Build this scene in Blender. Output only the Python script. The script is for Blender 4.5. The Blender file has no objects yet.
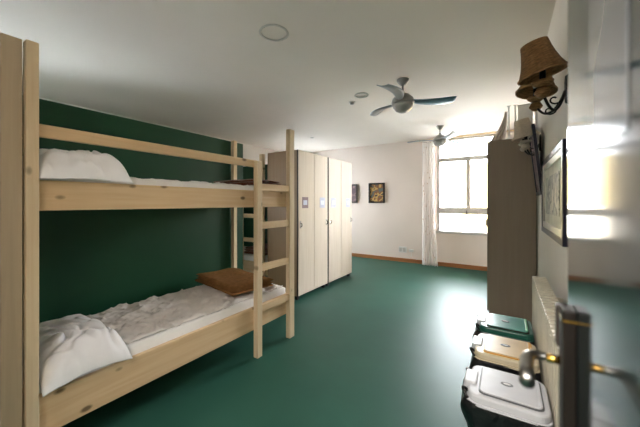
import bpy, bmesh, math, random
from mathutils import Vector, Matrix, noise
random.seed(4)
PI = math.pi
sc = bpy.context.scene
C = sc.collection

# ------------------------------------------------------------------ camera, world, light, exposure
F = 291.0; TH = math.radians(32.6); H = 1.2
cam_d = bpy.data.cameras.new('camera'); cam = bpy.data.objects.new('camera', cam_d); C.objects.link(cam)
cam.location = (0, 0, H); cam.rotation_euler = (PI/2, 0, TH)
cam_d.sensor_width = 36; cam_d.lens = F/640*36; cam_d.shift_y = -10.5/640; cam_d.clip_start = 0.01
cam_d.dof.use_dof = True; cam_d.dof.focus_distance = 2.6; cam_d.dof.aperture_fstop = 3.2
sc.camera = cam

w = bpy.data.worlds.new('world'); sc.world = w; w.use_nodes = True
wb = w.node_tree.nodes['Background']
wb.inputs['Color'].default_value = (0.9, 0.95, 1.0, 1); wb.inputs['Strength'].default_value = 22.0

def area(name, loc, rot, sx, sy, power, col=(1, 1, 1), portal=False):
    l = bpy.data.lights.new(name, 'AREA'); l.shape = 'RECTANGLE'; l.size = sx; l.size_y = sy
    l.energy = power; l.color = col
    if portal: l.cycles.is_portal = True
    o = bpy.data.objects.new(name, l); C.objects.link(o); o.location = loc; o.rotation_euler = rot
    return o
area('window_portal', (-0.585, 6.1, 1.54), (-PI/2, 0, 0), 1.1, 1.85, 1, portal=True)
area('added_side_window_portal', (-4.82, 0.5, 1.4), (0, -PI/2, 0), .8, 1.0, 1, portal=True)  # for the added window behind the partition
area('added_far_window_portal', (-4.82, 5.25, 1.45), (0, -PI/2, 0), 1.1, 1.0, 1, portal=True)  # for the added window behind the lockers
# added fill light, out of view in the corridor behind the open door
area('added_corridor_fill', (-0.5, -1.1, 2.43), (0, 0, 0), 1.2, 0.7, 50, (1.0, 0.95, 0.9))

vs = sc.view_settings
vs.view_transform = 'Standard'; vs.look = 'None'; vs.gamma = 1; vs.use_curve_mapping = False
vs.exposure = 1.4

# ------------------------------------------------------------------ materials
def lin(c):
    return tuple(((x/255)/12.92 if x/255 <= .04045 else ((x/255+.055)/1.055)**2.4) for x in c) + (1,)
def mat(name, rgb, rough=.6, spec=.5, metal=0, noise_amt=.06, scale=8, bump=0, bscale=60, coat=0, coat_r=.05, stretch=(1,1,1), sheen=0, ior=1.5):
    m = bpy.data.materials.new(name); m.use_nodes = True
    nt = m.node_tree; N = nt.nodes; L = nt.links; p = N['Principled BSDF']
    p.inputs['Roughness'].default_value = rough; p.inputs['Metallic'].default_value = metal
    p.inputs['Specular IOR Level'].default_value = spec; p.inputs['IOR'].default_value = ior
    p.inputs['Coat Weight'].default_value = coat; p.inputs['Coat Roughness'].default_value = coat_r
    p.inputs['Sheen Weight'].default_value = sheen
    tc = N.new('ShaderNodeTexCoord'); mp = N.new('ShaderNodeMapping'); mp.inputs['Scale'].default_value = stretch
    L.new(tc.outputs['Object'], mp.inputs['Vector'])
    nz = N.new('ShaderNodeTexNoise'); nz.inputs['Scale'].default_value = scale; nz.inputs['Detail'].default_value = 4
    L.new(mp.outputs[0], nz.inputs['Vector'])
    r = N.new('ShaderNodeValToRGB'); c = lin(rgb)
    r.color_ramp.elements[0].position = .3; r.color_ramp.elements[1].position = .7
    r.color_ramp.elements[0].color = tuple(x*(1-noise_amt*2) for x in c[:3])+(1,)
    r.color_ramp.elements[1].color = tuple(min(1, x*(1+noise_amt)) for x in c[:3])+(1,)
    L.new(nz.outputs['Fac'], r.inputs['Fac']); L.new(r.outputs[0], p.inputs['Base Color'])
    if bump:
        n2 = N.new('ShaderNodeTexNoise'); n2.inputs['Scale'].default_value = bscale; n2.inputs['Detail'].default_value = 3
        L.new(tc.outputs['Object'], n2.inputs['Vector'])
        b = N.new('ShaderNodeBump'); b.inputs['Strength'].default_value = bump; b.inputs['Distance'].default_value = .01
        L.new(n2.outputs['Fac'], b.inputs['Height']); L.new(b.outputs[0], p.inputs['Normal'])
    return m
def wood(name, rgb, dark, axis='Y', rough=.5, knots=True, grain=.5):
    """pine or beech: grain lines running along axis, a few knots"""
    m = mat(name, rgb, rough, .4)
    nt = m.node_tree; N = nt.nodes; L = nt.links; p = N['Principled BSDF']
    tc = [n for n in N if n.type == 'TEX_COORD'][0]
    mp = N.new('ShaderNodeMapping'); s = [34, 34, 34]; s['XYZ'.index(axis)] = 1.6
    mp.inputs['Scale'].default_value = s; L.new(tc.outputs['Object'], mp.inputs['Vector'])
    nz = N.new('ShaderNodeTexNoise'); nz.inputs['Scale'].default_value = 1; nz.inputs['Detail'].default_value = 5; nz.inputs['Distortion'].default_value = .6
    L.new(mp.outputs[0], nz.inputs['Vector'])
    r = N.new('ShaderNodeValToRGB'); a = lin(rgb); b = lin(dark)
    r.color_ramp.elements[0].position = .32; r.color_ramp.elements[1].position = .62
    mixc = tuple(a[i]*(1-grain)+b[i]*grain for i in range(3))+(1,)
    r.color_ramp.elements[0].color = mixc; r.color_ramp.elements[1].color = a
    L.new(nz.outputs['Fac'], r.inputs['Fac'])
    out = r.outputs[0]
    if knots:
        mk = N.new('ShaderNodeMapping'); s = [11, 11, 11]; s['XYZ'.index(axis)] = 6; s[1 if axis == 'X' else 0] = .4
        mk.inputs['Scale'].default_value = s; L.new(tc.outputs['Object'], mk.inputs['Vector'])
        v = N.new('ShaderNodeTexVoronoi'); v.inputs['Scale'].default_value = 1.0; L.new(mk.outputs[0], v.inputs['Vector'])
        kr = N.new('ShaderNodeValToRGB'); kr.color_ramp.elements[0].position = .09; kr.color_ramp.elements[1].position = .17
        kr.color_ramp.elements[0].color = (1,1,1,1); kr.color_ramp.elements[1].color = (0,0,0,1)
        L.new(v.outputs['Distance'], kr.inputs['Fac'])
        mx = N.new('ShaderNodeMix'); mx.data_type = 'RGBA'
        L.new(kr.outputs[0], mx.inputs[0]); L.new(out, mx.inputs[6]); mx.inputs[7].default_value = tuple(x*.35 for x in b[:3])+(1,)
        out = mx.outputs[2]
    L.new(out, p.inputs['Base Color'])
    return m
M = {}
M['plaster'] = mat('white_plaster', (232, 226, 218), .75, .3, noise_amt=.02, scale=2, bump=.05, bscale=90)
M['plaster_far'] = mat('pinkish_white_plaster', (238, 224, 214), .75, .3, noise_amt=.015, scale=2, bump=.04, bscale=90)
M['ceiling'] = mat('ceiling_paint', (232, 222, 212), .8, .2, noise_amt=.02, scale=1.2)
M['green_paint'] = mat('dark_green_paint', (22, 70, 46), .42, .4, noise_amt=.06, scale=1.5, bump=.04, bscale=40)
M['floor'] = mat('green_painted_floor', (48, 90, 77), .42, .14, noise_amt=.07, scale=1.8, bump=.03, bscale=14)
M['corridor'] = mat('corridor_paint', (150, 145, 135), .8, .3)
M['skirting'] = wood('brown_skirting_wood', (178, 120, 74), (120, 70, 36), 'X', .45, False)
M['skirting_y'] = wood('brown_skirting_wood_side', (178, 120, 74), (120, 70, 36), 'Y', .45, False)
M['pine_y'] = wood('pine_along_rail', (226, 196, 156), (206, 166, 122), 'Y')
M['pine_z'] = wood('pine_upright', (226, 204, 170), (206, 174, 134), 'Z')
M['pine_x'] = wood('pine_cross', (226, 200, 156), (206, 168, 120), 'X')
M['beech_side'] = wood('beech_board', (196, 176, 148), (176, 154, 128), 'Z', .5, False, .5)
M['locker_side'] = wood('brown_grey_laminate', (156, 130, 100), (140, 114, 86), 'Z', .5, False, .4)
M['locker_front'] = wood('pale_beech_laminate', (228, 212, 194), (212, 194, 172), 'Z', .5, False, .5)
M['wardrobe'] = wood('taupe_laminate', (160, 144, 130), (148, 132, 118), 'Z', .5, False, .4)
M['dark_edge'] = mat('dark_edging', (46, 34, 26), .5)
M['black'] = mat('black_plastic', (16, 16, 17), .4)
M['sheet'] = mat('white_cotton', (240, 236, 232), .9, .2, noise_amt=.02, bump=.15, bscale=30, sheen=.2)
M['sheet_grey'] = mat('crumpled_protector', (228, 220, 214), .8, .2, noise_amt=.05, bump=.2, bscale=25)
M['pillow'] = mat('pillow_cotton', (246, 244, 246), .85, .2, noise_amt=.02, bump=.1, bscale=22, sheen=.2)
M['blanket_tan'] = mat('tan_wool', (146, 104, 62), .95, .1, noise_amt=.12, scale=30, bump=.5, bscale=160)
M['blanket_red'] = mat('rust_brown_wool', (112, 56, 30), .95, .1, noise_amt=.12, scale=30, bump=.5, bscale=160, sheen=.3)
M['fan_metal'] = mat('brushed_grey_metal', (150, 148, 144), .35, .5, .6)
M['fan_blade'] = mat('silver_blade', (150, 156, 160), .35, .5, .3)
M['fan_blade2'] = mat('blue_grey_blade', (96, 128, 146), .3, .5, .2)
M['opal'] = mat('opal_glass', (176, 174, 170), .25, .5)
M['steel'] = mat('satin_steel', (168, 166, 162), .28, .5, 1)
M['brass'] = mat('polished_brass', (214, 170, 84), .25, .5, 1)
M['bronze'] = mat('dark_bronze', (28, 22, 18), .5, .4, .2)
M['iron'] = mat('black_iron', (22, 20, 22), .4, .5, .3)
M['radiator'] = mat('cream_enamel', (206, 198, 178), .4, .5)
M['white_pl'] = mat('white_plastic', (232, 230, 226), .4, .5)
M['grey_ring'] = mat('grey_ring_metal', (208, 202, 194), .5, .4)
M['lid_white'] = mat('white_lid', (208, 208, 212), .35, .5)
M['lid_cream'] = mat('cream_lid', (226, 200, 158), .35, .5)
M['lid_pale'] = mat('pale_lid', (216, 202, 172), .35, .5)
M['lid_yellow'] = mat('yellow_lid', (226, 168, 60), .35, .5)
M['lid_green'] = mat('green_lid', (76, 146, 132), .35, .5)
M['lid_green2'] = mat('light_green_bar', (120, 196, 150), .35, .5)
M['lid_dark'] = mat('dark_green_rim', (44, 100, 86), .35, .5)
M['bag'] = mat('black_bin_bag', (14, 14, 17), .28, .6, bump=.8, bscale=28)
M['logo'] = mat('grey_logo', (96, 98, 100), .4)
M['navy'] = mat('navy_frame', (34, 36, 58), .3, .5)
M['silver'] = mat('silver_frame', (200, 198, 190), .3, .5, .5)
M['matboard'] = mat('cream_mat', (216, 214, 200), .6)
M['alu'] = mat('white_aluminium', (206, 200, 194), .45, .5, .1)
M['paper'] = mat('paper', (206, 206, 222), .6)
M['wallplate'] = mat('warm_plate', (120, 92, 60), .5)
M['print_blue'] = mat('print_blue', (238, 240, 246), .6)
M['print_mauve'] = mat('print_mauve', (150, 125, 130), .6)
M['cloth_pink'] = mat('pale_pink_cloth', (226, 210, 200), .9, .2)
M['wall_ext'] = mat('cream_render', (150, 130, 88), .9, .1, scale=2)
M['ext_ground'] = mat('pale_ground', (190, 196, 200), .9, .1)
M['leaf'] = mat('leaf_green', (90, 120, 90), .8, .2, noise_amt=.3, scale=6)

def door_mat():
    m = mat('glossy_grey_door_paint', (40, 50, 50), .10, .5, 0, .05, 6, ior=1.5)
    return m
M['door'] = door_mat()
M['door_sheet'] = mat('laminated_sheet', (120, 122, 126), .12, .5, ior=1.5)
# wicker: vertical weave
m = mat('wicker', (150, 112, 74), .7, .3, noise_amt=.25, scale=40, stretch=(1,1,6)); M['wicker'] = m
M['wicker_hazed'] = mat('haze_paled_wicker', (206, 192, 176), .8, .2, noise_amt=.1, scale=40, stretch=(1,1,6))  # far lamp's wicker, with haze put into the colour
def glass():
    m = bpy.data.materials.new('window_glass'); m.use_nodes = True; nt = m.node_tree; N = nt.nodes; L = nt.links
    N.remove(N['Principled BSDF']); o = N['Material Output']
    t = N.new('ShaderNodeBsdfTransparent'); g = N.new('ShaderNodeBsdfGlossy'); g.inputs['Roughness'].default_value = .02
    f = N.new('ShaderNodeFresnel'); f.inputs['IOR'].default_value = 1.4; mx = N.new('ShaderNodeMixShader')
    L.new(f.outputs[0], mx.inputs[0]); L.new(t.outputs[0], mx.inputs[1]); L.new(g.outputs[0], mx.inputs[2]); L.new(mx.outputs[0], o.inputs[0])
    return m
M['glass'] = glass()
def sheer():
    m = bpy.data.materials.new('sheer_curtain'); m.use_nodes = True; nt = m.node_tree; N = nt.nodes; L = nt.links
    N.remove(N['Principled BSDF']); o = N['Material Output']
    d = N.new('ShaderNodeBsdfDiffuse'); t = N.new('ShaderNodeBsdfTranslucent'); tr = N.new('ShaderNodeBsdfTransparent')
    tc = N.new('ShaderNodeTexCoord'); v = N.new('ShaderNodeTexVoronoi'); v.inputs['Scale'].default_value = 9; L.new(tc.outputs['Object'], v.inputs['Vector'])
    r = N.new('ShaderNodeValToRGB'); r.color_ramp.elements[0].position = .1; r.color_ramp.elements[1].position = .2
    r.color_ramp.elements[0].color = lin((222, 204, 190)); r.color_ramp.elements[1].color = lin((255, 252, 250))
    L.new(v.outputs['Distance'], r.inputs[0]); L.new(r.outputs[0], d.inputs[0]); L.new(r.outputs[0], t.inputs[0])
    a = N.new('ShaderNodeMixShader'); a.inputs[0].default_value = .6; L.new(d.outputs[0], a.inputs[1]); L.new(t.outputs[0], a.inputs[2])
    b = N.new('ShaderNodeMixShader'); b.inputs[0].default_value = .18; L.new(a.outputs[0], b.inputs[1]); L.new(tr.outputs[0], b.inputs[2]); L.new(b.outputs[0], o.inputs[0])
    return m
M['sheer'] = sheer()
def painting(name, cols, scale):
    m = mat(name, cols[0], .5); nt = m.node_tree; N = nt.nodes; L = nt.links
    nz = [n for n in N if n.type == 'TEX_NOISE'][0]; nz.inputs['Scale'].default_value = scale
    r = [n for n in N if n.type == 'VALTORGB'][0].color_ramp; r.interpolation = 'CONSTANT'
    r.elements[0].position = 0; r.elements[0].color = lin(cols[0]); r.elements[1].position = .42; r.elements[1].color = lin(cols[1])
    for i, c in enumerate(cols[2:]):
        e = r.elements.new(.5+.07*i); e.color = lin(c)
    return m
M['art1'] = painting('ochre_picture', [(70, 60, 60), (196, 160, 90), (130, 84, 50), (90, 100, 96)], 9)
M['art2'] = painting('mauve_picture', [(80, 60, 60), (150, 120, 124), (104, 84, 90)], 9)
M['art3'] = painting('pale_picture', [(170, 172, 160), (196, 196, 184), (150, 150, 146), (214, 210, 196)], 7)

# ------------------------------------------------------------------ helpers
def obj(name, bm, m, parent=None, smooth=False, loc=None, bevel=0):
    me = bpy.data.meshes.new(name); bm.to_mesh(me); bm.free()
    if m: me.materials.append(m)
    if smooth:
        for p in me.polygons: p.use_smooth = True
    o = bpy.data.objects.new(name, me); C.objects.link(o)
    if parent is not None: o.parent = parent
    if loc: o.location = loc
    if bevel:
        b = o.modifiers.new('bevel', 'BEVEL'); b.width = bevel; b.segments = 2; b.limit_method = 'ANGLE'
    return o
def thing(name, label, cat, loc=(0,0,0), rz=0, group=None):
    o = bpy.data.objects.new(name, None); C.objects.link(o); o.empty_display_size = .1
    o.location = loc; o.rotation_euler = (0, 0, rz); return tag(o, label, cat, group)
def tag(o, label, cat, group=None):
    o['label'] = label; o['category'] = cat
    if group: o['group'] = group
    return o
def struct(name, bm, m, **k):
    o = obj(name, bm, m, **k); o['kind'] = 'structure'; return o
def sempty(name, loc=(0,0,0)):
    o = bpy.data.objects.new(name, None); C.objects.link(o); o.location = loc; o['kind'] = 'structure'; return o
def bx(x0, x1, y0, y1, z0, z1, bm=None):
    bm = bm or bmesh.new()
    v = [bm.verts.new((x, y, z)) for x in (x0, x1) for y in (y0, y1) for z in (z0, z1)]
    for f in ((0,1,3,2),(4,6,7,5),(0,4,5,1),(2,3,7,6),(0,2,6,4),(1,5,7,3)): bm.faces.new([v[i] for i in f])
    return bm
def tube(pts, r, bm=None, n=12, cap=True):
    bm = bm or bmesh.new(); rings = []
    rr = r if isinstance(r, (list, tuple)) else [r]*len(pts)
    pts = [Vector(p) for p in pts]; up = None
    for i, p in enumerate(pts):
        t = (pts[min(i+1, len(pts)-1)]-pts[max(i-1, 0)]).normalized()
        if up is None:
            up = Vector((0,0,1)) if abs(t.z) < .9 else Vector((1,0,0))
        a = t.cross(up).normalized(); b = a.cross(t).normalized(); up = b
        rings.append([bm.verts.new(p+(a*math.cos(2*PI*k/n)+b*math.sin(2*PI*k/n))*rr[i]) for k in range(n)])
    for q in range(len(rings)-1):
        for k in range(n): bm.faces.new((rings[q][k], rings[q][(k+1)%n], rings[q+1][(k+1)%n], rings[q+1][k]))
    if cap: bm.faces.new(rings[0][::-1]); bm.faces.new(rings[-1])
    bmesh.ops.recalc_face_normals(bm, faces=bm.faces)
    return bm
def lathe(prof, n=32, bm=None, cx=0, cy=0, close=False):
    """profile [(r, z)]"""
    bm = bm or bmesh.new(); rings = []
    for r, z in prof:
        if r < 1e-6: rings.append([bm.verts.new((cx, cy, z))])
        else: rings.append([bm.verts.new((cx+r*math.cos(2*PI*k/n), cy+r*math.sin(2*PI*k/n), z)) for k in range(n)])
    pairs = list(zip(rings, rings[1:]))
    if close: pairs.append((rings[-1], rings[0]))
    for a, b in pairs:
        for k in range(n):
            k2 = (k+1) % n
            if len(a) == 1 and len(b) == 1: continue
            if len(a) == 1: bm.faces.new((a[0], b[k], b[k2]))
            elif len(b) == 1: bm.faces.new((a[k], a[k2], b[0]))
            else: bm.faces.new((a[k], a[k2], b[k2], b[k]))
    bmesh.ops.recalc_face_normals(bm, faces=bm.faces)
    return bm
def prism(pts, z0, z1, bm=None):
    bm = bm or bmesh.new()
    a = [bm.verts.new((x, y, z0)) for x, y in pts]; b = [bm.verts.new((x, y, z1)) for x, y in pts]
    n = len(pts)
    for i in range(n): bm.faces.new((a[i], a[(i+1)%n], b[(i+1)%n], b[i]))
    bm.faces.new(a[::-1]); bm.faces.new(b)
    bmesh.ops.recalc_face_normals(bm, faces=bm.faces)
    return bm
def rrect(x0, x1, y0, y1, r, n=6):
    out = []
    for cx, cy, a0 in ((x1-r, y1-r, 0), (x0+r, y1-r, PI/2), (x0+r, y0+r, PI), (x1-r, y0+r, 3*PI/2)):
        for k in range(n+1):
            a = a0+PI/2*k/n; out.append((cx+r*math.cos(a), cy+r*math.sin(a)))
    return out
def copy_tree(o, parent=None):
    c = o.copy(); C.objects.link(c)
    if parent is not None: c.parent = parent
    for ch in list(o.children): copy_tree(ch, c)
    return c
def yat(u, x):      # distance into the room at which the wall plane x is met by image column u
    r = u-320; return x*(r*math.sin(TH)+F*math.cos(TH))/(r*math.cos(TH)-F*math.sin(TH))

# ------------------------------------------------------------------ room shell
XR = .26; XL = -4.64; YF = 5.92; YN = -.32; HC = 2.45
struct('floor', bx(XL-.2, XR+.2, -2.0, YF+.2, -.1, 0), M['floor'])
struct('ceiling', bx(XL-.2, XR+.2, -2.0, YF+.2, HC, HC+.12), M['ceiling'])
struct('wall_right', bx(XR, XR+.2, -2.0, YF+.2, 0, HC), M['plaster'])
# far wall with the window opening
WX0, WX1, WZ0, WZ1 = -1.13, -.04, .63, 2.42
b = bx(XL, WX0, YF, YF+.2, 0, HC); bx(WX1, XR, YF, YF+.2, 0, HC, b); bx(WX0, WX1, YF, YF+.2, 0, WZ0, b); bx(WX0, WX1, YF, YF+.2, WZ1, HC, b)
struct('wall_far', b, M['plaster_far'])
LY0, LY1, LZ0, LZ1 = .0, 1.0, 1.0, 1.8
FY0, FY1, FZ0, FZ1 = 4.75, 5.75, .9, 2.0
b = bx(XL-.2, XL, -2.0, LY0, 0, HC); bx(XL-.2, XL, LY1, FY0, 0, HC, b); bx(XL-.2, XL, FY1, YF+.2, 0, HC, b); bx(XL-.2, XL, FY0, FY1, 0, FZ0, b); bx(XL-.2, XL, FY0, FY1, FZ1, HC, b); bx(XL-.2, XL, LY0, LY1, 0, LZ0, b); bx(XL-.2, XL, LY0, LY1, LZ1, HC, b)
struct('wall_left', b, M['plaster'])
b = bx(XL, -.78, YN-.12, YN, 0, HC); bx(-.78, .10, YN-.12, YN, 2.1, HC, b); bx(.10, XR, YN-.12, YN, 0, HC, b)
struct('wall_near', b, M['plaster'])
struct('wall_corridor', bx(XL, XR, -2.0, -1.9, 0, HC), M['corridor'])
struct('wall_green_partition', bx(-2.56, -2.46, YN, 2.26, 0, 1.853), M['green_paint'])
struct('wall_green_divider', bx(XL, -2.68, 3.66, 3.74, 0, 1.853), M['green_paint'])
struct('baseboard_far', bx(XL, XR, YF-.018, YF, 0, .075), M['skirting'], bevel=.003)
struct('baseboard_right', bx(XR-.016, XR, YN, YF-.02, 0, .075), M['skirting_y'], bevel=.003)

# window 1
wn = sempty('window_1', (WX0, YF+.05, WZ0))
def wpart(name, x0, x1, y0, y1, z0, z1, m, p=wn, bev=.004):
    return obj(name, bx(x0-WX0, x1-WX0, y0, y1, z0-WZ0, z1-WZ0), m, p, bevel=bev)
fr = bx(0, .05, 0, .07, 0, WZ1-WZ0); bx(WX1-WX0-.05, WX1-WX0, 0, .07, 0, WZ1-WZ0, fr)
bx(.05, WX1-WX0-.05, 0, .07, 0, .05, fr); bx(.05, WX1-WX0-.05, 0, .07, WZ1-WZ0-.04, WZ1-WZ0, fr)
obj('window_frame', fr, M['alu'], wn, bevel=.003)
wpart('transom', WX0+.05, WX1-.05, 0, .07, 1.985, 2.065, M['alu'])
wpart('middle_rail', WX0+.05, WX1-.05, -.015, .07, .995, 1.115, M['alu'])
wpart('mullion', -.622, -.553, -.005, .065, 1.116, 1.984, M['alu'])
wpart('window_sill', WX0-.03, WX1+.03, -.09, 0, -.045+WZ0+.04, WZ0+.045, M['alu'])
for (x0, x1, z0, z1) in ((WX0+.05, -.61, 1.11, 1.995), (-.565, WX1-.05, 1.11, 1.995), (WX0+.05, WX1-.05, .68, 1.015), (WX0+.05, WX1-.05, 2.05, WZ1-.04)):
    wpart('window_pane', x0, x1, .03, .036, z0, z1, M['glass'], bev=0)
h = obj('window_handle', tube([(.52, -.03, .43), (.52, -.035, .36)], .008), M['iron'], wn, True)
# two added windows, unseen, in the left wall, to light the room
for nm, y0, z0, ly, lz in (('added_window_2', LY0, LZ0, LY1-LY0, LZ1-LZ0), ('added_window_3', FY0, FZ0, FY1-FY0, FZ1-FZ0)):
    w2 = sempty(nm, (XL-.1, y0, z0)); q = ly/2
    fr = bx(0, .06, 0, .05, 0, lz); bx(0, .06, ly-.05, ly, 0, lz, fr); bx(0, .06, .05, ly-.05, 0, .05, fr); bx(0, .06, .05, ly-.05, lz-.05, lz, fr); bx(0, .06, q-.02, q+.02, .05, lz-.05, fr)
    obj('window_frame', fr, M['alu'], w2)
    obj('window_pane', bx(.03, .036, .05, q-.02, .05, lz-.05), M['glass'], w2); obj('window_pane', bx(.03, .036, q+.02, ly-.05, .05, lz-.05), M['glass'], w2)

# outside: pale ground and a cream building across the street
g = obj('street_ground', bx(-40, 40, -40, 50, -4.2, -4.0), M['ext_ground']); g['kind'] = 'structure'
bl = thing('building', 'cream rendered building seen through the window', 'building', (-3, 22, -4))
obj('wall', bx(-14, 14, 0, 6, 0, 7.9), M['wall_ext'], bl)
for i in range(5):
    wf = obj('window_shutter', bx(-9+i*4, -7.6+i*4, -.06, 0, 3.4, 5.0), M['alu'], bl)

# ------------------------------------------------------------------ bunk beds
def pil_mesh(lx, ly, th, seed, n=80, droop=0):
    bm = bmesh.new(); top = {}; bot = {}
    for i in range(n+1):
        for j in range(n+1):
            s = i/n*2-1; t = j/n*2-1
            k = max(0, (1-abs(s)**3.2))*max(0, (1-abs(t)**3.2))
            # corners pulled out, sides pulled in a little
            x = s*lx/2*(1-.07*(1-t*t)); y = t*ly/2*(1-.05*(1-s*s))
            v = Vector((x*7+seed, y*7, seed*1.7))
            w_ = noise.noise(v)*.6+.4*noise.noise(v*2.3)
            rad = math.atan2(y, x); fold = .16*(abs(noise.noise(Vector((rad*2.6+seed, math.hypot(s, t)*1.5, seed))))*2-.5)*min(1, math.hypot(s, t)**1.5)-.22*max(0, 1-abs(noise.noise(v*.8))*8)-.12*max(0, 1-abs(noise.noise(v*1.7+Vector((9,0,0))))*7)
            hgt = th*(k**.42)
            # rim stays a flat flange
            hz = max(.004, hgt*(1+.16*w_+fold))
            dz = -droop*max(0, (x-.20)/(lx/2-.20))**1.2 if x > .20 else 0
            top[i, j] = bm.verts.new((x, y, hz+.012*w_*(1-k)+dz))
            bot[i, j] = bm.verts.new((x, y, -.002+.012*w_*(1-k)+dz))
    for i in range(n):
        for j in range(n):
            bm.faces.new((top[i,j], top[i+1,j], top[i+1,j+1], top[i,j+1]))
            bm.faces.new((bot[i,j], bot[i,j+1], bot[i+1,j+1], bot[i+1,j]))
    for i in range(n):
        for a, c in (((i,0),(i+1,0)), ((i+1,n),(i,n)), ((0,i+1),(0,i)), ((n,i),(n,i+1))):
            bm.faces.new((top[a], bot[a], bot[c], top[c]))
    bmesh.ops.recalc_face_normals(bm, faces=bm.faces)
    return bm
def mattress_mesh(x0, x1, y0, y1, z0, z1, seed, nx=40, ny=110, amp=.010):
    bm = bmesh.new(); g = {}
    r = .025
    for i in range(nx+1):
        for j in range(ny+1):
            s = i/nx; t = j/ny
            x = x0+(x1-x0)*s; y = y0+(y1-y0)*t
            v = Vector((x*9+y*5+seed, y*4-x*6, seed))
            wv = abs(noise.noise(v))*1.2+.6*abs(noise.noise(v*2.4))+.3*noise.noise(v*5)
            e = min(s, 1-s)*(x1-x0); e = max(0, 1-e/r); e2 = min(t, 1-t)*(y1-y0); e2 = max(0, 1-e2/r); q = max(e, e2)
            wv += .5*max(0, 1-abs(noise.noise(Vector((x*11-y*9, y*8+x*3, seed))))*6)*(1 if amp > .01 else .2)
            z = z1 + amp*wv - r*.5*q*q - amp
            g[i, j] = bm.verts.new((x, y, z))
    for i in range(nx):
        for j in range(ny): bm.faces.new((g[i,j], g[i+1,j], g[i+1,j+1], g[i,j+1]))
    rim = [(i,0) for i in range(nx)]+[(nx,j) for j in range(ny)]+[(i,ny) for i in range(nx,0,-1)]+[(0,j) for j in range(ny,0,-1)]
    low = [bm.verts.new((g[k].co.x, g[k].co.y, z0)) for k in rim]
    n = len(rim)
    for k in range(n): bm.faces.new((g[rim[(k+1)%n]], g[rim[k]], low[k], low[(k+1)%n]))
    bm.faces.new(low[::-1])
    bmesh.ops.recalc_face_normals(bm, faces=bm.faces)
    return bm
def blanket_mesh(lx, ly, layers, th, seed):
    """folded blanket: rounded sheets lying one on another, fold edge along +x side"""
    bm = bmesh.new()
    for L_ in range(layers):
        n = 26; z = L_*th; top = {}; bot = {}
        ox = random.uniform(-.012, .012); oy = random.uniform(-.012, .012)
        for i in range(n+1):
            for j in range(n+1):
                s = i/n*2-1; t = j/n*2-1
                e = max(abs(s), abs(t)); k = 1-max(0, (e-.86)/.14)**2.5
                v = Vector((s*2+seed, t*2, L_*.25)); w_ = noise.noise(v)*.008
                x = s*lx/2+ox+.012*noise.noise(Vector((t*2.5, seed, L_))); y = t*ly/2+oy+.012*noise.noise(Vector((s*2.5, L_, seed)))
                top[i,j] = bm.verts.new((x, y, z+th*.5+th*.5*k+w_+.008)); bot[i,j] = bm.verts.new((x, y, z+th*.5-th*.5*k+w_*(1 if L_ else 0)+(.008 if L_ else 0)))
        for i in range(n):
            for j in range(n):
                bm.faces.new((top[i,j], top[i+1,j], top[i+1,j+1], top[i,j+1])); bm.faces.new((bot[i,j], bot[i,j+1], bot[i+1,j+1], bot[i+1,j]))
        for i in range(n):
            for a, c in (((i,0),(i+1,0)), ((i+1,n),(i,n)), ((0,i+1),(0,i)), ((n,i),(n,i+1))): bm.faces.new((top[a], bot[a], bot[c], top[c]))
    bmesh.ops.recalc_face_normals(bm, faces=bm.faces)
    return bm

BL = 1.745   # bed length
def make_bunk(label, loc, rz):
    """origin at the front foot of the near post; +y along the bed, -x towards its back"""
    t = thing('bunk_bed', label, 'bunk bed', loc, rz)
    bev = .004
    P = lambda nm, m, *a: obj(nm, bx(*a), M[m], t, bevel=bev)
    W = .83
    P('post', 'pine_z', -.045, 0, 0, .04, 0, 1.855)
    P('post', 'pine_z', -.045, 0, BL-.068, BL, 0, 1.855)
    P('post', 'pine_z', -W, -W+.045, 0, .04, 0, 1.855)
    P('post', 'pine_z', -W, -W+.045, BL-.045+.03, BL+.03, 0, 1.855)
    for z0, z1 in ((.21, .385), (1.167, 1.298)):
        P('side_rail', 'pine_y', -.072, -.046, .02, BL-.02, z0, z1)
        P('side_rail', 'pine_y', -W+.046, -W+.07, .02, BL-.01, z0, z1)
        P('end_rail', 'pine_x', -W+.07, -.073, .005, .03, z0, z1)
        P('end_rail', 'pine_x', -W+.07, -.073, BL-.03, BL-.005, z0, z1)
        P('bed_base', 'pine_x', -W+.071, -.073, .031, BL-.031, z0+.03, z0+.055)
    P('guard_rail', 'pine_y', -.068, -.046, .02, 1.335, 1.48, 1.535)
    P('end_board', 'pine_x', -W+.046, -.046, .008, .03, 1.48, 1.535)
    # ladder
    P('ladder_post', 'pine_z', -.045, 0, 1.282, 1.335, 0, 1.525)
    for z in (1.325, 1.022, .69, .368): P('ladder_rung', 'pine_y', -.035, -.008, 1.336, BL-.069, z-.028, z+.028)
    return t
bunk = make_bunk('large pine bunk bed in front of the dark green wall, ladder at its far end', (-1.61, .345, 0), 0)
BX, BY = -1.61, .345
mt = tag(obj('mattress', mattress_mesh(BX-.745, BX-.076, BY+.035, BY+BL-.035, .27, .445, 3.1, amp=.004), M['sheet'], None, True),
         'lower mattress in crumpled whitish cover on the bottom bunk of the big bed', 'mattress')
cov = obj('crumpled_cover', mattress_mesh(BX-.735, BX-.09, BY+.385, BY+BL-.05, .4475, .470, 7.7, 70, 190, amp=.024), M['sheet_grey'], mt, True)
tag(obj('mattress', mattress_mesh(BX-.745, BX-.076, BY+.035, BY+BL-.035, 1.225, 1.345, 9.3, amp=.014), M['sheet'], None, True),
    'upper mattress of the big bed, just a white edge showing above its rail', 'mattress')
p = tag(obj('pillow', pil_mesh(.60, .35, .12, 2.2, droop=.055), M['pillow'], None, True), 'white pillow lying on the top bunk of the near bed', 'pillow')
p.location = (BX-.29, BY+.215, 1.352)
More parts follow.
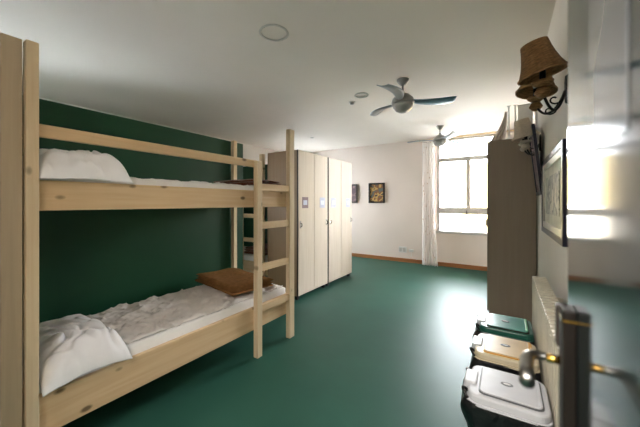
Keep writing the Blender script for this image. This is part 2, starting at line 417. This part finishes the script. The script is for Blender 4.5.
p = tag(obj('pillow', pil_mesh(.62, .34, .125, 5.4, droop=.05), M['pillow'], None, True), 'white pillow at the near end of the bottom bunk', 'pillow')
p.location = (BX-.30, BY+.218, .456)
bk = tag(obj('folded_blanket', blanket_mesh(.64, .39, 3, .021, 1.2), M['blanket_tan'], None, True), 'tan brown blanket folded on the bottom bunk mattress near the ladder', 'blanket')
bk.location = (-2.01, 1.75, .488); bk.rotation_euler = (0, 0, math.radians(-10))
bk = tag(obj('folded_blanket', blanket_mesh(.5, .34, 2, .022, 4.2), M['blanket_red'], None, True), 'rust brown blanket folded on the top bunk behind the ladder', 'blanket')
bk.location = (BX-.35, BY+1.50, 1.345)

# second bunk behind the lockers
def make_bunk_far():
    t = bunk; c = copy_tree(bunk); c['label'] = 'distant bunk bed in the alcove beyond the green wall, seen through the ladder'
    c.location = (-4.48, 2.86, 0); c.rotation_euler = (0, 0, -PI/2); return c
fb = make_bunk_far()
def far_on(name, label, cat, bm, m, loc):
    o = tag(obj(name, bm, m, None, True), label, cat); o.location = loc; o.rotation_euler = (0, 0, -PI/2); return o
far_on('mattress', 'white mattress low on the distant bunk bed', 'mattress', mattress_mesh(-.745, -.076, .035, BL-.035, .27, .455, 4.4, 14, 30), M['sheet'], (-4.48, 2.86, 0))
far_on('mattress', 'white mattress on the top of the distant bunk bed', 'mattress', mattress_mesh(-.745, -.076, .035, BL-.035, 1.225, 1.35, 4.9, 14, 30), M['sheet'], (-4.48, 2.86, 0))
far_on('folded_blanket', 'dark rust blanket on the bottom of the distant bunk bed', 'blanket', blanket_mesh(.5, .42, 3, .03, 2.2), M['blanket_red'], (-3.06, 3.26, .455))

# neighbouring wooden screen at the left frame edge
sc_ = thing('wooden_screen', 'plain brown wooden side board at the left edge beside the bunk post', 'wooden board', (-1.64, .3, 0))
obj('board', bx(-.02, .015, -.54, -.022, .42, 1.853), M['beech_side'], sc_, bevel=.003)
for y in (-.021, -.60): obj('post', bx(-.02, .015, y, y+.06, 0, 1.853), M['beech_side'], sc_, bevel=.003)

# ------------------------------------------------------------------ lockers
LXF = -2.145
def make_locker(y0, wd, label, signs):
    t = thing('locker', label, 'locker', (LXF, y0, 0), 0, None)
    D = .505; hh = 1.855
    c = bx(-D, -.02, 0, .018, .05, hh); bx(-D, -.02, wd-.018, wd, .05, hh, c); bx(-D, -.02, .018, wd-.018, hh-.018, hh, c); bx(-D, -.02, .018, wd-.018, .05, .07, c); bx(-D, -D+.01, .018, wd-.018, .07, hh-.018, c)
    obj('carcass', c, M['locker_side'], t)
    obj('edge_strip', bx(-.02, -.004, -.003, .004, .05, hh), M['dark_edge'], t)
    for (a, b_) in ((-D+.03, .02), (-.07, .02), (-D+.03, wd-.06), (-.07, wd-.06)): obj('foot', bx(a, a+.04, b_, b_+.04, 0, .05), M['black'], t)
    n = 2; dw = wd/n
    for k in range(n):
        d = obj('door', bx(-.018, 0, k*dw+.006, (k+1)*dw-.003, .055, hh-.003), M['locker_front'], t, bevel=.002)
        hy = k*dw+.045 if k == 0 else (k+1)*dw-.045
        obj('lock_plate', bx(0, .003, hy-.012, hy+.012, .885, .975), M['steel'], d, bevel=.001)
        obj('handle', tube([(.003, hy, .95), (.022, hy, .945), (.024, hy, .915), (.003, hy, .90)], .005, n=8), M['bronze'], d, True)
        kk = signs[k]; cy = k*dw+dw*.5+kk[0]
        s = obj('door_sign', bx(0, .0025, cy-.065, cy+.065, 1.135, 1.275), M['print_mauve' if kk[1] else 'paper'], d)
        obj('sign_picture', bx(.0026, .0032, cy-.042, cy+.042, 1.175, 1.235), M['paper' if kk[1] else 'print_blue'], s)
    return t
make_locker(2.86, .70, 'pale beech two-door locker nearest the bunk bed, brown side facing the ladder', ((-.03, 1), (.03, 0)))
make_locker(3.585, .745, 'farther pale beech two-door locker, beyond the dark gap', ((-.05, 0), (.04, 0)))

# wardrobe against the right wall
wd = thing('wardrobe', 'tall taupe brown wardrobe against the right wall behind the bins', 'wardrobe', (-.17, 3.55, 0))
obj('carcass', bx(.018, .42, 0, .9, .0, 1.855), M['wardrobe'], wd, bevel=.002)
for k in range(2):
    d = obj('door', bx(0, .017, .004+.448*k, .448+.448*k, .06, 1.85), M['wardrobe'], wd, bevel=.002)
    obj('handle', tube([(0, .40+.1*k, 1.01), (-.028, .40+.1*k, 1.0), (-.028, .40+.1*k, .93), (0, .40+.1*k, .92)], .006, n=8), M['iron'], d, True)
# things on top of the wardrobe
bo = thing('storage_box', 'tall white box on top of the wardrobe beside the right wall', 'box', (.155, 3.60, 1.856))
obj('box_body', bx(-.055, .07, 0, .3, 0, .33), M['white_pl'], bo, bevel=.004)
obj('lid', bx(-.06, .075, -.005, .305, .331, .345), M['white_pl'], bo, bevel=.004)
rk = thing('clothes_stand', 'small white stand with T-shaped tops on the wardrobe', 'stand', (.045, 3.60, 1.856))
for x in (-.02, .035):
    f = obj('pole', bx(x-.006, x+.006, .0, .012, .01, .345), M['white_pl'], rk)
    obj('cross_top', bx(x-.018, x+.018, -.003, .015, .345, .352), M['white_pl'], f)
obj('base', bx(-.05, .05, -.02, .10, 0, .01), M['white_pl'], rk)
bm = bmesh.new(); n = 20; gr = {}
for i in range(n+1):
    for j in range(n+1):
        s = i/n; t_ = j/n
        z = .002+.30*(1-t_); x = -.02-.02*t_-(.13*t_**1.6)*(1-s)+.02*s; y = .04+.012*math.sin(s*19+t_*2)+.05*t_
        gr[i, j] = bm.verts.new((x+.0*s, y, z))
for i in range(n):
    for j in range(n): bm.faces.new((gr[i,j], gr[i+1,j], gr[i+1,j+1], gr[i,j+1]))
cl = obj('folded_cloth', bm, M['cloth_pink'], None, True); cl.location = (.01, 3.60, 1.856)
s_ = cl.modifiers.new('t', 'SOLIDIFY'); s_.thickness = .006
tag(cl, 'pale pinkish cloth draped against the white stand on the wardrobe', 'cloth')

# ------------------------------------------------------------------ curtain and rod
rod = thing('curtain_rod', 'wooden curtain rod above the window', 'curtain rod', (-1.42, YF-.09, 2.41))
obj('pole', tube([(0, 0, 0), (1.55, 0, 0)], .011), M['pine_x'], rod, True)
for x in (0, 1.55): obj('finial', lathe([(0, -.022), (.014, -.017), (.019, 0), (.014, .017), (0, .022)], 16, cx=x), M['pine_x'], rod, True)
for x in (.06, 1.49): obj('bracket', bx(x-.008, x+.008, .012, .088, -.012, .006), M['alu'], rod)
bm = bmesh.new(); nu, nv = 90, 40; gr = {}
for i in range(nu+1):
    for j in range(nv+1):
        s = i/nu; t_ = j/nv
        wdt = .24+.05*t_-.04*math.sin(PI*t_)
        x = -.0+wdt*s-.0*t_; y = .035*math.sin(s*2*PI*6+.6*math.sin(t_*4))*(.55+.45*t_)+.008*math.sin(s*40+t_*9)
        gr[i, j] = bm.verts.new((x, y, 2.375-2.37*t_))
for i in range(nu):
    for j in range(nv): bm.faces.new((gr[i,j], gr[i+1,j], gr[i+1,j+1], gr[i,j+1]))
cu = thing('curtain', 'white patterned curtain gathered at the left side of the window', 'curtain', (-1.37, YF-.10, 0))
c_ = obj('curtain_fabric', bm, M['sheer'], cu, True)
s_ = c_.modifiers.new('t', 'SOLIDIFY'); s_.thickness = .002
for k in range(6): 
    a = bmesh.new(); tube([(.02+.045*k, .01+.017*math.cos(q*PI/6), 2.405+.017*math.sin(q*PI/6)) for q in range(13)], .003, a, 6, False)
    obj('curtain_ring', a, M['alu'], cu, True)

# ------------------------------------------------------------------ ceiling fans
def make_fan(loc, ang, label, tilt=math.radians(10)):
    t = thing('ceiling_fan', label, 'ceiling fan', loc, 0, None)
    obj('canopy', lathe([(0, 0), (.062, 0), (.060, -.012), (.030, -.052), (.012, -.062), (0, -.062)]), M['fan_metal'], t, True)
    obj('downrod', lathe([(0, -.06), (.010, -.06), (.010, -.138), (0, -.138)], 16), M['fan_metal'], t, True)
    obj('collar', lathe([(0, -.12), (.014, -.12), (.018, -.142), (0, -.142)], 20), M['iron'], t, True)
    obj('motor_housing', lathe([(0, -.14), (.03, -.14), (.066, -.158), (.104, -.195), (.113, -.232), (.104, -.252), (0, -.252)]), M['fan_metal'], t, True)
    obj('light_dome', lathe([(0, -.2525), (.102, -.2525), (.096, -.28), (.072, -.312), (.038, -.33), (0, -.334)]), M['opal'], t, True)
    for k in range(3):
        a = ang+k*2*PI/3; bm = bmesh.new(); n = 22; mm = 8; g2 = {}
        for i in range(n+1):
            s = i/n; r = .095+.41*s
            wdt = .030+.036*math.sin(min(1, s*1.25)*PI*.5)-.012*max(0, s-.8)/.2*s
            for j in range(mm+1):
                q = j/mm*2-1
                sweep = .05*math.sin(s*PI)
                y = q*wdt+sweep; z = -.228+math.sin(tilt)*(-q*wdt)*1.0+.012*q*q+.004*s
                g2[i, j] = bm.verts.new((r, y, z))
        for i in range(n):
            for j in range(mm): bm.faces.new((g2[i,j], g2[i+1,j], g2[i+1,j+1], g2[i,j+1]))
        bd = obj('blade', bm, M['fan_blade2' if k == 0 else 'fan_blade'], t, True)
        sd = bd.modifiers.new('t', 'SOLIDIFY'); sd.thickness = .007; bd.rotation_euler = (0, 0, a)
    return t
make_fan((-.883, 2.94, HC), math.radians(27), 'nearer grey three-blade ceiling fan in the middle of the ceiling')
make_fan((-.905, 5.03, HC), math.radians(66), 'smaller-looking distant three-blade ceiling fan close to the window')
def ring(x, y, label, r=.105):
    o = obj('ceiling_ring', lathe([(r-.012, 0), (r, -.001), (r+.004, -.006), (r-.004, -.011), (r-.014, -.008)], 40, close=True), M['grey_ring'], None, True)
    o.location = (x, y, HC); return tag(o, label, 'ceiling ring')
def on_ceiling(u, v, z=1.25):
    up = 203-v; d = z*F/up; r = u-320
    return ((r*math.cos(TH)-F*math.sin(TH))*d/F, (r*math.sin(TH)+F*math.cos(TH))*d/F)
x, y = on_ceiling(274, 32.5); ring(x, y, 'large grey ring on the ceiling above the bunk bed')
x, y = on_ceiling(361.5, 95); ring(x, y, 'faint pale ring on the ceiling left of the nearer fan', .08)
def sensor(u, v, label, r):
    x, y = on_ceiling(u, v); t = thing('smoke_detector', label, 'smoke detector', (x, y, HC))
    obj('base', lathe([(0, 0), (r, 0), (r, -.010), (0, -.010)], 24), M['grey_ring'], t, True)
    obj('sensor_head', lathe([(0, -.010), (r*.62, -.010), (r*.5, -.03 if r > .035 else -.016), (0, -.034 if r > .035 else -.018)], 24), M['fan_metal' if r > .035 else 'grey_ring'], t, True)
sensor(352, 102, 'small grey detector on the ceiling left of the nearer fan', .042)
sensor(312, 137.5, 'tiny pale detector on the ceiling above the lockers', .03)

# ------------------------------------------------------------------ far wall pictures and socket
def picture_far(x0, x1, z0, z1, art, label):
    t = thing('framed_picture', label, 'picture', ((x0+x1)/2, YF, z0)); a = (x1-x0)/2; hh = z1-z0; f = .035
    fr = bx(-a, -a+f, -.025, 0, 0, hh); bx(a-f, a, -.025, 0, 0, hh, fr); bx(-a+f, a-f, -.025, 0, 0, f, fr); bx(-a+f, a-f, -.025, 0, hh-f, hh, fr)
    obj('frame', fr, M['dark_edge'], t, bevel=.003); obj('artwork', bx(-a+f, a-f, -.012, -.004, f, hh-f), M[art], t)
picture_far(-2.52, -2.16, 1.2, 1.63, 'art1', 'ochre picture in a dark frame on the far wall, the right one of two')
picture_far(-3.12, -2.79, 1.2, 1.62, 'art2', 'mauve picture in a dark frame, half hidden behind the lockers')
so = thing('socket_box', 'white socket box low on the far wall left of the curtain', 'socket', (-1.76, YF, .19))
obj('back_plate', bx(-.10, .06, -.012, 0, 0, .12), M['white_pl'], so, bevel=.003)
obj('socket_outlet', bx(-.085, -.03, -.02, -.012, .02, .10), M['alu'], so, bevel=.003)
obj('socket_outlet', bx(-.015, .04, -.02, -.012, .02, .10), M['alu'], so, bevel=.003)
s2 = thing('adapter', 'small white plug adapter beside the socket box on the far wall', 'adapter', (-1.60, YF, .22))
obj('body', bx(-.045, .04, -.04, 0, 0, .05), M['white_pl'], s2, bevel=.006)
obj('cable', tube([(.0, -.02, .0), (.0, -.025, -.06), (.03, -.03, -.13), (.12, -.03, -.14)], .004, n=6), M['white_pl'], s2, True)

# ------------------------------------------------------------------ right wall pictures
t = thing('framed_picture', 'pale picture in a silver frame with dark outer edge above the radiator', 'picture', (XR, 1.84, .985))
Y_ = 1.0; Z_ = .53
def frame_x(t, y0, y1, z0, z1, w_, x0, x1, m, nm):
    fr = bx(x0, x1, y0, y0+w_, z0, z1); bx(x0, x1, y1-w_, y1, z0, z1, fr); bx(x0, x1, y0+w_, y1-w_, z0, z0+w_, fr); bx(x0, x1, y0+w_, y1-w_, z1-w_, z1, fr)
    return obj(nm, fr, m, t, bevel=.002)
frame_x(t, 0, Y_, 0, Z_, .035, -.028, 0, M['navy'], 'outer_frame')
frame_x(t, .036, Y_-.036, .036, Z_-.036, .04, -.024, -.001, M['silver'], 'inner_frame')
obj('mat_board', bx(-.014, -.006, .076, Y_-.076, .076, Z_-.076), M['matboard'], t)
obj('artwork', bx(-.018, -.0141, .2, Y_-.2, .14, Z_-.14), M['art3'], t)
t = thing('framed_picture', 'dark narrow picture leaning out from the right wall between silver frame and wardrobe', 'picture', (XR-.003, 2.93, 1.27))
frame_x(t, 0, .42, 0, .58, .03, -.022, 0, M['navy'], 'frame')
obj('artwork', bx(-.014, -.002, .03, .39, .03, .55), M['art2'], t)
t.rotation_euler = (0, math.radians(-6), 0)

# ------------------------------------------------------------------ wall sconces
def make_sconce(y, z, label, shade='wicker'):
    t = thing('wall_lamp', label, 'wall lamp', (XR, y, z))
    # plate: shield shape
    pl = bmesh.new(); pts = [(0, .075), (.028, .045), (.03, 0), (.02, -.05), (0, -.08), (-.02, -.05), (-.03, 0), (-.028, .045)]
    a = [pl.verts.new((0, p_[0], p_[1])) for p_ in pts]; b2 = [pl.verts.new((-.014, p_[0]*.8, p_[1]*.85)) for p_ in pts]
    for i in range(8): pl.faces.new((a[i], a[(i+1)%8], b2[(i+1)%8], b2[i]))
    pl.faces.new(a); pl.faces.new(b2[::-1]); bmesh.ops.recalc_face_normals(pl, faces=pl.faces)
    obj('wall_plate', pl, M['iron'], t)
    for s, zz in ((-1, -.015), (1, .02)):
        ex, ey = -.118, s*.18
        P = []
        for k in range(17):
            q = k/16
            P.append((-.014+(ex+.014)*q, ey*q, -.085*math.sin(PI*q)**.8+(-.02)*q-.01))
        P.append((ex, ey, .0+zz))
        P = [(a_, b_, c_+zz*min(1, i_/8)) if i_ < 17 else (a_, b_, c_) for i_, (a_, b_, c_) in enumerate(P)]
        am = obj('arm', tube(P, .0065, n=8), M['iron'], t, True)
        # scroll
        obj('scroll', tube([(ex*.55+.03*math.cos(k*.5)*(1-k/14), ey*.55+.0, -.07-.028*math.sin(k*.5)*(1-k/14)) for k in range(12)], .004, n=6), M['iron'], am, True)
        obj('drip_cup', lathe([(0, zz-.012), (.018, zz-.014), (.040, zz+.002), (.043, zz+.012), (.036, zz+.013), (0, zz+.010)], 20, cx=ex, cy=ey), M[shade], am, True)
        obj('cup_base', lathe([(0, zz-.065), (.018, zz-.06), (.033, zz-.04), (.022, zz-.018), (0, zz-.013)], 20, cx=ex, cy=ey), M[shade], am, True)
        obj('candle_tube', lathe([(0, zz+.010), (.0125, zz+.010), (.0125, zz+.062), (0, zz+.062)], 16, cx=ex, cy=ey), M['iron'], am, True)
        obj('bulb', lathe([(0, zz+.062), (.012, zz+.066), (.016, zz+.085), (.010, zz+.105), (0, zz+.115)], 16, cx=ex, cy=ey), M['opal'], am, True)
        # flared wicker shade with vertical ribs
        bm = bmesh.new(); n = 56; rings = []
        prof = [(.095, 0), (.089, .012), (.076, .042), (.065, .080), (.058, .115), (.053, .150), (.050, .150), (.055, .115), (.062, .080), (.073, .042), (.091, .002)]
        for (r, z_) in prof:
            rings.append([bm.verts.new((r*(1+.018*(k % 2))*math.cos(2*PI*k/n), r*(1+.018*(k % 2))*math.sin(2*PI*k/n), z_)) for k in range(n)])
        for q in range(len(rings)):
            A, B_ = rings[q], rings[(q+1) % len(rings)]
            for k in range(n): bm.faces.new((A[k], A[(k+1)%n], B_[(k+1)%n], B_[k]))
        bmesh.ops.recalc_face_normals(bm, faces=bm.faces)
        sh = obj('lamp_shade', bm, M[shade], t)
        sh.location = (ex, ey, .045+zz); sh.rotation_euler = (math.radians(6)*s*-1, math.radians(-13 if s < 0 else 6), 0)
        rim = lathe([(.092, -.004), (.098, -.004), (.099, .004), (.092, .004)], 40, close=True)
        obj('shade_rim', rim, M[shade], sh, True)
    return t
make_sconce(1.87, 1.765, 'nearer iron wall lamp with two large wicker shades beside the door')
make_sconce(3.22, 1.735, 'farther iron wall lamp with two wicker shades paled by painted haze in front of the wardrobe', 'wicker_hazed')

# ------------------------------------------------------------------ radiator
ra = thing('radiator', 'cream radiator along the right wall behind the bins', 'radiator', (.135, 1.0, .09))
NS = 26; RL = 1.24
for k in range(NS):
    y = k*RL/NS
    b = bx(0, .07, y+.004, y+.034, 0, .03); bx(0, .07, y+.004, y+.034, .63, .66, b)
    bx(0, .018, y+.007, y+.031, .03, .63, b); bx(.026, .044, y+.007, y+.031, .03, .63, b); bx(.052, .07, y+.007, y+.031, .03, .63, b)
    obj('radiator_section', b, M['radiator'], ra, bevel=.004)
for z in (.05, .61): obj('header_pipe', tube([(.035, -.01, z), (.035, RL+.005, z)], .012), M['radiator'], ra, True)
for y in (.15, 1.0): obj('wall_bracket', bx(.071, .12, y, y+.015, .55, .6), M['radiator'], ra)
for y in (.2, 1.0): obj('floor_leg', bx(.02, .05, y+.005, y+.03, -.09, 0), M['radiator'], ra)
obj('valve', tube([(.035, RL+.005, .61), (.035, RL+.05, .61), (.035, RL+.05, .57)], .012), M['steel'], ra, True)
obj('supply_pipe', tube([(.05, RL+.05, .56), (.05, RL+.05, -.089)], .008), M['radiator'], ra, True)

# ------------------------------------------------------------------ bins
def make_bin(x0, x1, y0, y1, hh, cols, label, seed):
    cx, cy = (x0+x1)/2, (y0+y1)/2; a = (x1-x0)/2; b_ = (y1-y0)/2
    t = thing('waste_bin', label, 'bin', (cx, cy, 0), 0, 'three waste bins beside the radiator')
    rim, panel, bar = cols
    bm = bmesh.new(); n = 28; levels = 14; rings = []
    for L_ in range(levels+1):
        q = L_/levels; z = .0+(hh-.045)*q; pts = rrect(-a*(.80+.17*q), a*(.80+.17*q), -b_*(.80+.17*q), b_*(.80+.17*q), .03)
        rings.append([bm.verts.new((x, y, z)) for x, y in pts])
    for A, B_ in zip(rings, rings[1:]):
        m_ = len(A)
        for k in range(m_): bm.faces.new((A[k], A[(k+1)%m_], B_[(k+1)%m_], B_[k]))
    bm.faces.new(rings[0][::-1]); bm.faces.new(rings[-1]); bmesh.ops.recalc_face_normals(bm, faces=bm.faces)
    obj('bin_body', bm, M['black'], t)
    # bag folded over the rim, ragged skirt
    bm = bmesh.new(); N_ = 120; rows = 12; R_ = []
    base = rrect(-a, a, -b_, b_, .035, 29)
    for L_ in range(rows+1):
        q = L_/rows; row = []
        for k, (x, y) in enumerate(base):
            ang = math.atan2(y, x); w_ = noise.noise(Vector((math.cos(ang)*2+seed, math.sin(ang)*2, q*1.2)))
            w2_ = noise.noise(Vector((math.cos(ang)*7+seed, math.sin(ang)*7, q*2)))
            s = 1.0+.10*math.sin(PI*min(1, q*1.3+.1))*(1+w_)+.022*w2_
            depth = .17+.05*w_
            s = min(s, 1.14)
            xx = x*(s if x > 0 else 1+(s-1)*2.0)
            if cx+xx > .125: xx = .125-cx
            row.append(bm.verts.new((xx, y*min(1+(s-1)*1.4, 1.15), hh-.038-depth*q)))
        R_.append(row)
    for A, B_ in zip(R_, R_[1:]):
        m_ = len(A)
        for k in range(m_): bm.faces.new((A[k], B_[k], B_[(k+1)%m_], A[(k+1)%m_]))
    bmesh.ops.recalc_face_normals(bm, faces=bm.faces)
    obj('bin_bag', bm, M['bag'], t, True)
    lid = obj('lid', prism(rrect(-a, a, -b_, b_, .04), hh-.042, hh-.008), rim, t, bevel=.008)
    obj('lid_rim', prism(rrect(-a-.006, a+.004, -b_-.006, b_+.006, .044), hh-.048, hh-.038), M['lid_white'] if rim is M['lid_white'] else rim, t, bevel=.003)
    # groove + raised inner panel
    obj('lid_groove', prism(rrect(-a+.035, a-.018, -b_+.016, b_-.016, .022), hh-.008, hh-.0045), {M['lid_white']: M['logo'], M['lid_pale']: M['lid_yellow']}.get(rim, M['dark_edge']), lid)
    obj('lid_panel', prism(rrect(-a+.039, a-.022, -b_+.020, b_-.020, .02), hh-.0045, hh), panel, lid, bevel=.003)
    lg = bmesh.new(); pts = [(.020*math.cos(k*PI/12), .012*math.sin(k*PI/12)) for k in range(24)]; prism(pts, hh, hh+.0012, lg)
    obj('logo', lg, M['logo'], lid)
    lg = prism([(.012*math.cos(k*PI/12), .005*math.sin(k*PI/12)) for k in range(24)], hh+.0012, hh+.002); obj('logo_mark', lg, M['white_pl'], lid)
    obj('hinge_bar', bx(a-.034, a-.023, -b_+.03, b_-.03, hh+.0002, hh+.003), bar, lid, bevel=.001)
    # white latch on the left end
    l2 = obj('latch', prism(rrect(-a-.016, -a+.028, -b_*.42, b_*.42, .01), hh-.030, hh-.002), M['lid_white'], t, bevel=.005)
    obj('latch_grip', prism(rrect(-a-.020, -a+.004, -b_*.30, b_*.30, .006), hh-.05, hh-.030), M['lid_white'], l2, bevel=.003)
    for s in (-1, 1): obj('carry_handle', tube([(-a+.002, s*b_*(.42+.4*q/10), hh-.040+.022*math.sin(PI*q/10)) if q in (0, 10) else (-a-.018*math.sin(PI*q/10), s*b_*(.42+.4*q/10), hh-.040+.022*math.sin(PI*q/10)) for q in range(11)], .005, n=8), M['black'], t, True)
    return t
hb = .52; K = 1.2-hb
make_bin(-.178*K, .186*K, 1.735*K, 2.075*K, hb, (M['lid_white'], M['lid_white'], M['lid_white']), 'nearest bin with a white lid and black bag, beside the radiator', 1.3)
make_bin(-.185*K, .178*K, 2.24*K, 2.60*K, hb, (M['lid_pale'], M['lid_cream'], M['lid_yellow']), 'middle bin with a yellow rimmed cream lid, between white and green ones', 6.1)
make_bin(-.188*K, .180*K, 2.73*K, 3.10*K, hb, (M['lid_dark'], M['lid_green'], M['lid_green2']), 'farthest bin with a green lid, in front of the wardrobe', 9.7)

# ------------------------------------------------------------------ open door close to the camera
DX = .070; DY = .511
dr = sempty('door_1', (DX, DY, 0))
obj('door_leaf', bx(0, .028, -.80, 0, .01, 2.09), M['door'], dr, bevel=.0015)
obj('laminated_sheet', bx(-.0008, -.0002, -.232, -.122, 1.25, 2.0), M['door_sheet'], dr)
lp = obj('lock_plate', bx(-.013, 0, -.062, -.030, .90, 1.072), M['bronze'], dr, bevel=.002)
obj('plate_trim', bx(-.0136, .0, -.0626, -.0294, 1.058, 1.0605), M['brass'], lp)
hn = obj('lever_handle', tube([(-.013, -.045, 1.004), (-.030, -.044, 1.004), (-.040, -.045, 1.0045), (-.0455, -.050, 1.003), (-.048, -.058, 1.000), (-.0485, -.075, .997), (-.0495, -.10, .994)], [.0045, .005, .006, .0072, .0078, .008, .0078], n=16), M['steel'], dr, True)
obj('spindle_rose', tube([(-.0132, -.045, 1.004), (-.027, -.0442, 1.004)], .0052, n=20), M['brass'], hn, True)
obj('latch_guard', bx(-.014, 0, -.020, -.003, 1.01, 1.066), M['dark_edge'], dr, bevel=.003)
for o in C.objects:      # countable repeats share a group phrase
    g_ = {'bunk bed': 'pine bunk beds', 'mattress': 'mattresses on the bunk beds', 'pillow': 'pillows on the near bunk bed', 'blanket': 'folded blankets on the beds',
          'locker': 'pale beech lockers', 'ceiling fan': 'ceiling fans', 'ceiling ring': 'rings on the ceiling', 'smoke detector': 'detectors on the ceiling', 'wall lamp': 'wall lamps on the right wall'}.get(o.get('category'))
    if g_ and o.parent is None: o['group'] = g_
